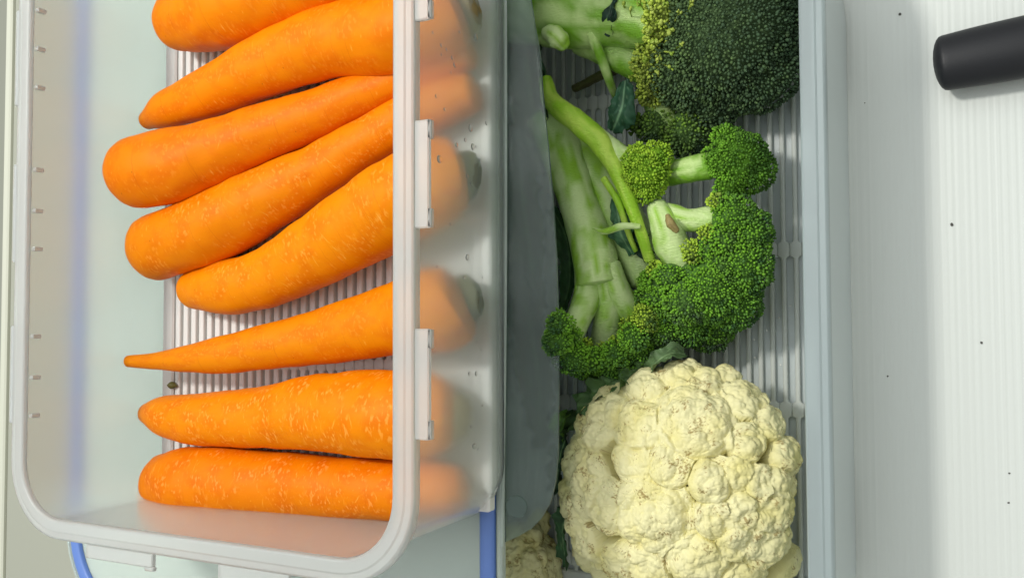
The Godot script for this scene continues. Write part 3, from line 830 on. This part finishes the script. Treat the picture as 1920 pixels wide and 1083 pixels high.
	var flap: Array = [Vector3(-0.1873, 0.0815, -0.1887), Vector3(-0.1781, 0.0795, -0.1876), Vector3(-0.1769, 0.0785, -0.153), Vector3(-0.1743, 0.078, -0.1355), Vector3(-0.1719, 0.0775, -0.1218), Vector3(-0.1712, 0.077, -0.1059), Vector3(-0.1689, 0.0765, -0.0815), Vector3(-0.1669, 0.076, -0.0572), Vector3(-0.1654, 0.0755, -0.0307), Vector3(-0.1648, 0.0755, -0.002), Vector3(-0.1648, 0.0755, 0.0266), Vector3(-0.1652, 0.0755, 0.0573), Vector3(-0.1666, 0.0755, 0.0704), Vector3(-0.1693, 0.076, 0.0799), Vector3(-0.1732, 0.0768, 0.0865), Vector3(-0.178, 0.0778, 0.0915), Vector3(-0.1838, 0.079, 0.0951), Vector3(-0.1895, 0.08, 0.0979)]
	part("flap", plate(flap, 0.0013), flap_mat, lid)
	part("hinge", tube([Vector4(-0.1872, 0.0822, -0.1884, 0.001), Vector4(-0.1879, 0.0822, -0.0262, 0.001), Vector4(-0.19, 0.0822, 0.0989, 0.001)], 8, 10, 0.5, 0.5, 0.0, 1.0, [], 1.0, 0.0), lid_mat, lid)
	var mark := CylinderMesh.new()
	mark.top_radius = 0.0047
	mark.bottom_radius = 0.0050
	mark.height = 0.0012
	var mk := part("round_mark", mark, flap_mat, lid)
	mk.position = Vector3(-0.184, 0.0796, 0.0817) - lid.position
	mk.rotation = Vector3(0, 0, -0.25)

	# ---------------------------------------------------------------- the carrot box, its tray
	var near_wall := frosted(lin(0.92, 0.97, 0.96), 0.16, 0.23)
	var near_rim := frosted(lin(0.82, 0.83, 0.81), 0.34, 0.36)
	var small := [-0.3915, -0.1850, -0.23, 0.0875, 0.026]
	var box := food_box("carrot_box", "open frosted plastic box of carrots with notched rim standing on the lid", small, 0.0847, 0.1748, 0.0, 0.0014, 0.0077, near_wall, near_rim)
	for q in [[-0.1513, -0.11], [-0.0737, -0.0347], [0.0013, 0.0407]]:
		var tab := part("tab", block(Vector3(-0.1776, 0.1712, q[0]), Vector3(-0.1716, 0.1736, q[1]), 0.0005), near_rim, box)
		for z in [q[0] + 0.0036, q[1] - 0.0036]:
			part("stop", block(Vector3(-0.1718, 0.1710, z - 0.0034), Vector3(-0.1706, 0.1739, z + 0.0034), 0.0004), near_rim, tab).position = Vector3.ZERO
	for q in [[-0.348, -0.3072], [-0.2708, -0.2345]]:
		var tab := part("tab", block(Vector3(q[0], 0.1712, 0.0950), Vector3(q[1], 0.1736, 0.1010), 0.0005), near_rim, box)
		part("stop", block(Vector3(q[1] - 0.0050, 0.1711, 0.1006), Vector3(q[1] + 0.0004, 0.1735, 0.1024), 0.0004), near_rim, tab).position = Vector3.ZERO
	for z in [-0.1488, -0.1305, -0.1122, -0.0734, -0.0541, -0.0362, 0.0045, 0.0235, 0.0411]:
		part("gusset", block(Vector3(-0.3899, 0.1674, z - 0.0010), Vector3(-0.3876, 0.1721, z + 0.0010), 0.0004), near_rim, box)
	for z in [[-0.15, -0.1043], [-0.0765, -0.0303], [-0.0006, 0.0448]]:
		part("tab", block(Vector3(-0.4018, 0.1712, z[0]), Vector3(-0.3988, 0.1736, z[1]), 0.0005), near_rim, box)
	var tray2_mat := matte(lin(0.80, 0.80, 0.78), 0.42)
	drain_tray("white ribbed drain tray under the carrots", -0.3892-0.0004, -0.1895, -0.3788, -0.215, 0.0735, 0.0890, 0.0054, 0.00566, 0.00175, [0.0189-0.134, 0.0189-0.067, 0.0189], 0.0052, 0.0085, tray2_mat)

	# ---------------------------------------------------------------- carrots
	var skins := [carrot_skin(3, 0.5, 900), carrot_skin(8, 0.75, 1500), carrot_skin(21, 1.0, 2200)]
	var crown_dark := painted(0.7, 0.3)
	crown_dark = matte(lin(0.09, 0.085, 0.035), 0.8)
	var crown_tan := matte(lin(0.26, 0.19, 0.07), 0.8)
	carrot("thick blunt carrot at the very top of the box, cut off by the picture edge", [Vector4(-0.3587, 0.1107, -0.1574, 0.0159), Vector4(-0.3232, 0.1153, -0.158, 0.0205), Vector4(-0.2793, 0.1159, -0.1628, 0.0211), Vector4(-0.2273, 0.1148, -0.169, 0.02), Vector4(-0.1991, 0.1133, -0.1735, 0.0185)], 0.95, 0.5, skins[0], Color(1.0, 1.0, 1.0), [], crown_tan)
	carrot("carrot narrowing to a bent blunt tip, second from the top, widest at its tan crown", [Vector4(-0.3836, 0.1108, -0.1085, 0.005), Vector4(-0.3677, 0.1141, -0.1109, 0.0091), Vector4(-0.3519, 0.1148, -0.1136, 0.0108), Vector4(-0.3333, 0.1153, -0.1167, 0.0124), Vector4(-0.2989, 0.1155, -0.1249, 0.0148), Vector4(-0.2611, 0.115, -0.1309, 0.0167), Vector4(-0.2272, 0.1149, -0.1299, 0.0185), Vector4(-0.2048, 0.1152, -0.133, 0.019), Vector4(-0.1984, 0.1132, -0.1354, 0.017)], 0.9, 0.3, skins[0], Color(1.0, 1.0, 1.0), [Vector4(-0.1971, 0.1105, -0.1374, 0.0143), Vector4(-0.1957, 0.1082, -0.1393, 0.012)], crown_tan)
	carrot("large blunt-ended carrot reaching farthest left, third from the top", [Vector4(-0.3712, 0.1254, -0.0777, 0.0183), Vector4(-0.3495, 0.1236, -0.0794, 0.0185), Vector4(-0.3291, 0.1192, -0.0847, 0.0162), Vector4(-0.3, 0.114, -0.0931, 0.0138), Vector4(-0.2716, 0.1094, -0.1002, 0.0118), Vector4(-0.2338, 0.1051, -0.111, 0.0102), Vector4(-0.2073, 0.1043, -0.1179, 0.0095), Vector4(-0.1965, 0.1033, -0.1205, 0.0085)], 1.0, 0.4, skins[0], Color(0.99, 0.96, 1.0), [], crown_tan)
	carrot("pale scratched carrot with round left end, fourth from the top", [Vector4(-0.3719, 0.1127, -0.041, 0.0173), Vector4(-0.3348, 0.113, -0.0492, 0.0177), Vector4(-0.3023, 0.1111, -0.0614, 0.016), Vector4(-0.2725, 0.1081, -0.0729, 0.0131), Vector4(-0.2332, 0.106, -0.0896, 0.0112), Vector4(-0.2068, 0.1052, -0.098, 0.0104), Vector4(-0.1941, 0.1037, -0.1016, 0.0089)], 1.0, 0.4, skins[1], Color(0.98, 0.98, 1.0), [], crown_tan)
	carrot("carrot with dimpled blunt tip pointing lower left, fifth from the top, dark green crown", [Vector4(-0.3533, 0.1052, -0.0191, 0.0104), Vector4(-0.3282, 0.1086, -0.0193, 0.0138), Vector4(-0.3036, 0.1093, -0.0233, 0.0145), Vector4(-0.2694, 0.1117, -0.0352, 0.0169), Vector4(-0.2276, 0.1142, -0.0532, 0.0194), Vector4(-0.2047, 0.1133, -0.0625, 0.0185), Vector4(-0.198, 0.11, -0.0648, 0.0152)], 1.0, 0.3, skins[1], Color(0.99, 1.02, 1.0), [Vector4(-0.1959, 0.1073, -0.0632, 0.0125), Vector4(-0.1945, 0.105, -0.0629, 0.0102)], crown_dark)
	carrot("carrot tapering to a thin pointed tip in the middle of the box", [Vector4(-0.3857, 0.12, 0.0179, 0.003), Vector4(-0.365, 0.1182, 0.0174, 0.0046), Vector4(-0.3303, 0.1168, 0.0146, 0.0086), Vector4(-0.299, 0.1141, 0.01, 0.0109), Vector4(-0.2693, 0.1116, 0.0052, 0.0128), Vector4(-0.2297, 0.1109, -0.0023, 0.0161), Vector4(-0.2048, 0.1132, -0.0067, 0.0184), Vector4(-0.198, 0.1116, -0.0098, 0.0168)], 0.5, 0.3, skins[0], Color(0.97, 0.99, 1.0), [Vector4(-0.1953, 0.1062, -0.0108, 0.0114), Vector4(-0.1936, 0.1035, -0.0113, 0.0087)], crown_dark)
	carrot("cone-shaped carrot with rough pale skin, second from the bottom", [Vector4(-0.3831, 0.1091, 0.0454, 0.0056), Vector4(-0.3664, 0.1131, 0.0454, 0.0103), Vector4(-0.3504, 0.1141, 0.046, 0.0122), Vector4(-0.3326, 0.1142, 0.0455, 0.0133), Vector4(-0.2993, 0.1135, 0.0431, 0.0147), Vector4(-0.2667, 0.1145, 0.0397, 0.0176), Vector4(-0.2272, 0.1146, 0.0389, 0.0196), Vector4(-0.2102, 0.1132, 0.0388, 0.0184), Vector4(-0.2036, 0.11, 0.039, 0.0152)], 0.8, 0.3, skins[2], Color(1.0, 1.0, 1.0), [Vector4(-0.2015, 0.1073, 0.0394, 0.0125), Vector4(-0.198, 0.1041, 0.04, 0.0093)], crown_tan)
	carrot("blunt thick carrot lying lowest, along the near wall of the box", [Vector4(-0.3662, 0.11, 0.0795, 0.0152), Vector4(-0.3521, 0.1122, 0.0781, 0.0174), Vector4(-0.3342, 0.1121, 0.0768, 0.0173), Vector4(-0.3016, 0.1106, 0.0754, 0.0158), Vector4(-0.2707, 0.1094, 0.0748, 0.0146), Vector4(-0.2314, 0.1083, 0.0729, 0.0135), Vector4(-0.2085, 0.1073, 0.0713, 0.0125), Vector4(-0.2012, 0.105, 0.07, 0.0102)], 0.95, 0.5, skins[2], Color(0.97, 0.93, 1.0), [], crown_tan)

	# ---------------------------------------------------------------- the black handle
	var hst := [Vector4(-0.0075, 0.012, -0.1134, 0.0121), Vector4(0.0066, 0.012, -0.1147, 0.0128), Vector4(0.0245, 0.012, -0.1163, 0.0132), Vector4(0.0456, 0.012, -0.1187, 0.0131), Vector4(0.0674, 0.012, -0.121, 0.0124)]
	var h := thing("utensil_handle", "black rounded handle end of a kitchen utensil on the white sheet", "handle", Vector3(-0.0017, 0, -0.1176))
	var grip_mat := matte(lin(0.014, 0.015, 0.018), 0.45, 0.4)
	grip_mat.heightmap_enabled = true
	grip_mat.heightmap_texture = fine_noise(0.12, false, 44)
	grip_mat.heightmap_scale = 0.006
	grip_mat.uv1_triplanar = true
	grip_mat.uv1_scale = Vector3(30, 30, 30)
	part("grip", tube(hst, 40, 30, 0.38, 0.3, 0.0, 1.0, [], 0.72, 0.0), grip_mat, h)

	# ---------------------------------------------------------------- small things
	var soil := matte(lin(0.10, 0.10, 0.09), 0.9)
	crumb("dark crumb on the white sheet above left of the black handle", Vector3(-0.0258, 0, -0.1415), 0.0008, soil)
	crumb("tiny dark crumb in the shadow beside the upper rim of the large box", Vector3(-0.0416, 0, -0.1023), 0.0004, soil)
	crumb("largest dark crumb on the white sheet below the black handle", Vector3(-0.0063, 0, -0.0437), 0.0010, soil)
	crumb("dark crumb at middle right of the white sheet", Vector3(0.0042, 0, 0.0086), 0.0007, soil)
	crumb("small dark crumb in the shadow strip level with the cauliflower top", Vector3(-0.0341, 0, 0.0241), 0.0006, soil)
	crumb("upper of two tiny crumbs at the lower right of the white sheet", Vector3(0.0136, 0, 0.0647), 0.0005, soil)
	crumb("lower of two tiny crumbs at the lower right of the white sheet", Vector3(0.0131, 0, 0.0773), 0.0006, soil)
	var grain_mat := matte(lin(0.85, 0.86, 0.84), 0.3)
	for q in [Vector3(-0.0756, 0.0052, -0.0084), Vector3(-0.0811, 0.0052, -0.0029), Vector3(-0.0869, 0.0052, 0.0031), Vector3(-0.0928, 0.0052, 0.0077), Vector3(-0.0927, 0.0052, 0.0162), Vector3(-0.0807, 0.0052, 0.0196)]:
		crumb("tiny white grain on the slotted tray between broccoli and cauliflower", q, 0.0007, grain_mat, "white grains on the slotted tray")
	var sd := part(numbered("seed"), tube([Vector4(-0.3839, 0.0958, 0.0315, 0.0006), Vector4(-0.3804, 0.0962, 0.0314, 0.002), Vector4(-0.3777, 0.0958, 0.0317, 0.0006)], 10, 8, 0.6, 0.6, 0.2, 900.0), matte(lin(0.12, 0.11, 0.02), 0.6), self)
	sd.set_meta("label", "dark olive seed on the white tray above the cone-shaped carrot")
	sd.set_meta("category", "seed")

	var water := StandardMaterial3D.new()
	water.albedo_color = Color(1, 1, 1, 0.0)
	water.roughness = 0.02
	water.refraction_enabled = true
	water.refraction_scale = 0.033
	var drop := SphereMesh.new()
	drop.radius = 1.0
	drop.height = 2.0
	drop.radial_segments = 16
	drop.rings = 8
	for q in [[Vector3(-0.1849, 0.1423, -0.1107), 0.8], [Vector3(-0.1849, 0.1423, -0.1071), 0.7], [Vector3(-0.1849, 0.134, -0.108), 0.9], [Vector3(-0.1849, 0.1319, -0.1055), 1.0], [Vector3(-0.1849, 0.1349, -0.1017), 0.7], [Vector3(-0.1849, 0.144, -0.0651), 2.0], [Vector3(-0.1849, 0.1192, -0.0822), 1.3], [Vector3(-0.1849, 0.1051, -0.087), 0.9], [Vector3(-0.1849, 0.1307, -0.073), 1.1], [Vector3(-0.1849, 0.1237, -0.0764), 0.8], [Vector3(-0.1849, 0.1174, -0.0746), 1.2], [Vector3(-0.1849, 0.1142, -0.0752), 0.6], [Vector3(-0.1849, 0.1153, -0.1342), 1.0], [Vector3(-0.1849, 0.1487, -0.114), 0.7], [Vector3(-0.1849, 0.1144, -0.1218), 1.4], [Vector3(-0.1849, 0.1221, -0.0279), 1.1], [Vector3(-0.1849, 0.113, 0.0519), 0.7], [Vector3(-0.1849, 0.1166, 0.0502), 1.1], [Vector3(-0.1849, 0.1089, -0.0201), 0.6], [Vector3(-0.1849, 0.1104, 0.0104), 0.6], [Vector3(-0.1849, 0.1206, 0.02), 0.7], [Vector3(-0.1849, 0.1137, 0.007), 0.5], [Vector3(-0.1849, 0.1382, -0.1103), 0.8], [Vector3(-0.1849, 0.1279, -0.1202), 0.7], [Vector3(-0.1849, 0.1464, -0.0895), 0.7], [Vector3(-0.1849, 0.1399, -0.0856), 0.8], [Vector3(-0.1849, 0.122, -0.0616), 0.8], [Vector3(-0.1849, 0.1184, -0.0587), 0.9], [Vector3(-0.1849, 0.1255, -0.0677), 0.6], [Vector3(-0.1849, 0.1202, -0.0547), 0.6], [Vector3(-0.1849, 0.1109, -0.07), 0.7], [Vector3(-0.1849, 0.1355, -0.0403), 0.6], [Vector3(-0.1849, 0.1248, -0.0194), 0.7], [Vector3(-0.1849, 0.1147, 0.0203), 0.8], [Vector3(-0.1849, 0.1092, 0.034), 0.7], [Vector3(-0.1849, 0.1189, 0.042), 0.7], [Vector3(-0.1849, 0.1457, -0.0227), 0.6], [Vector3(-0.1849, 0.1572, 0.0062), 0.7]]:
		var m := part(numbered("water_drop"), drop, water, self)
		m.position = q[0]
		m.scale = Vector3(0.35, rng.randf_range(0.8, 1.3), rng.randf_range(0.7, 1.1)) * q[1] * 0.00115
		m.set_meta("label", "tiny water drop on the frosted right wall of the carrot box")
		m.set_meta("category", "water drop")
		m.set_meta("group", "water drops on the carrot box wall")
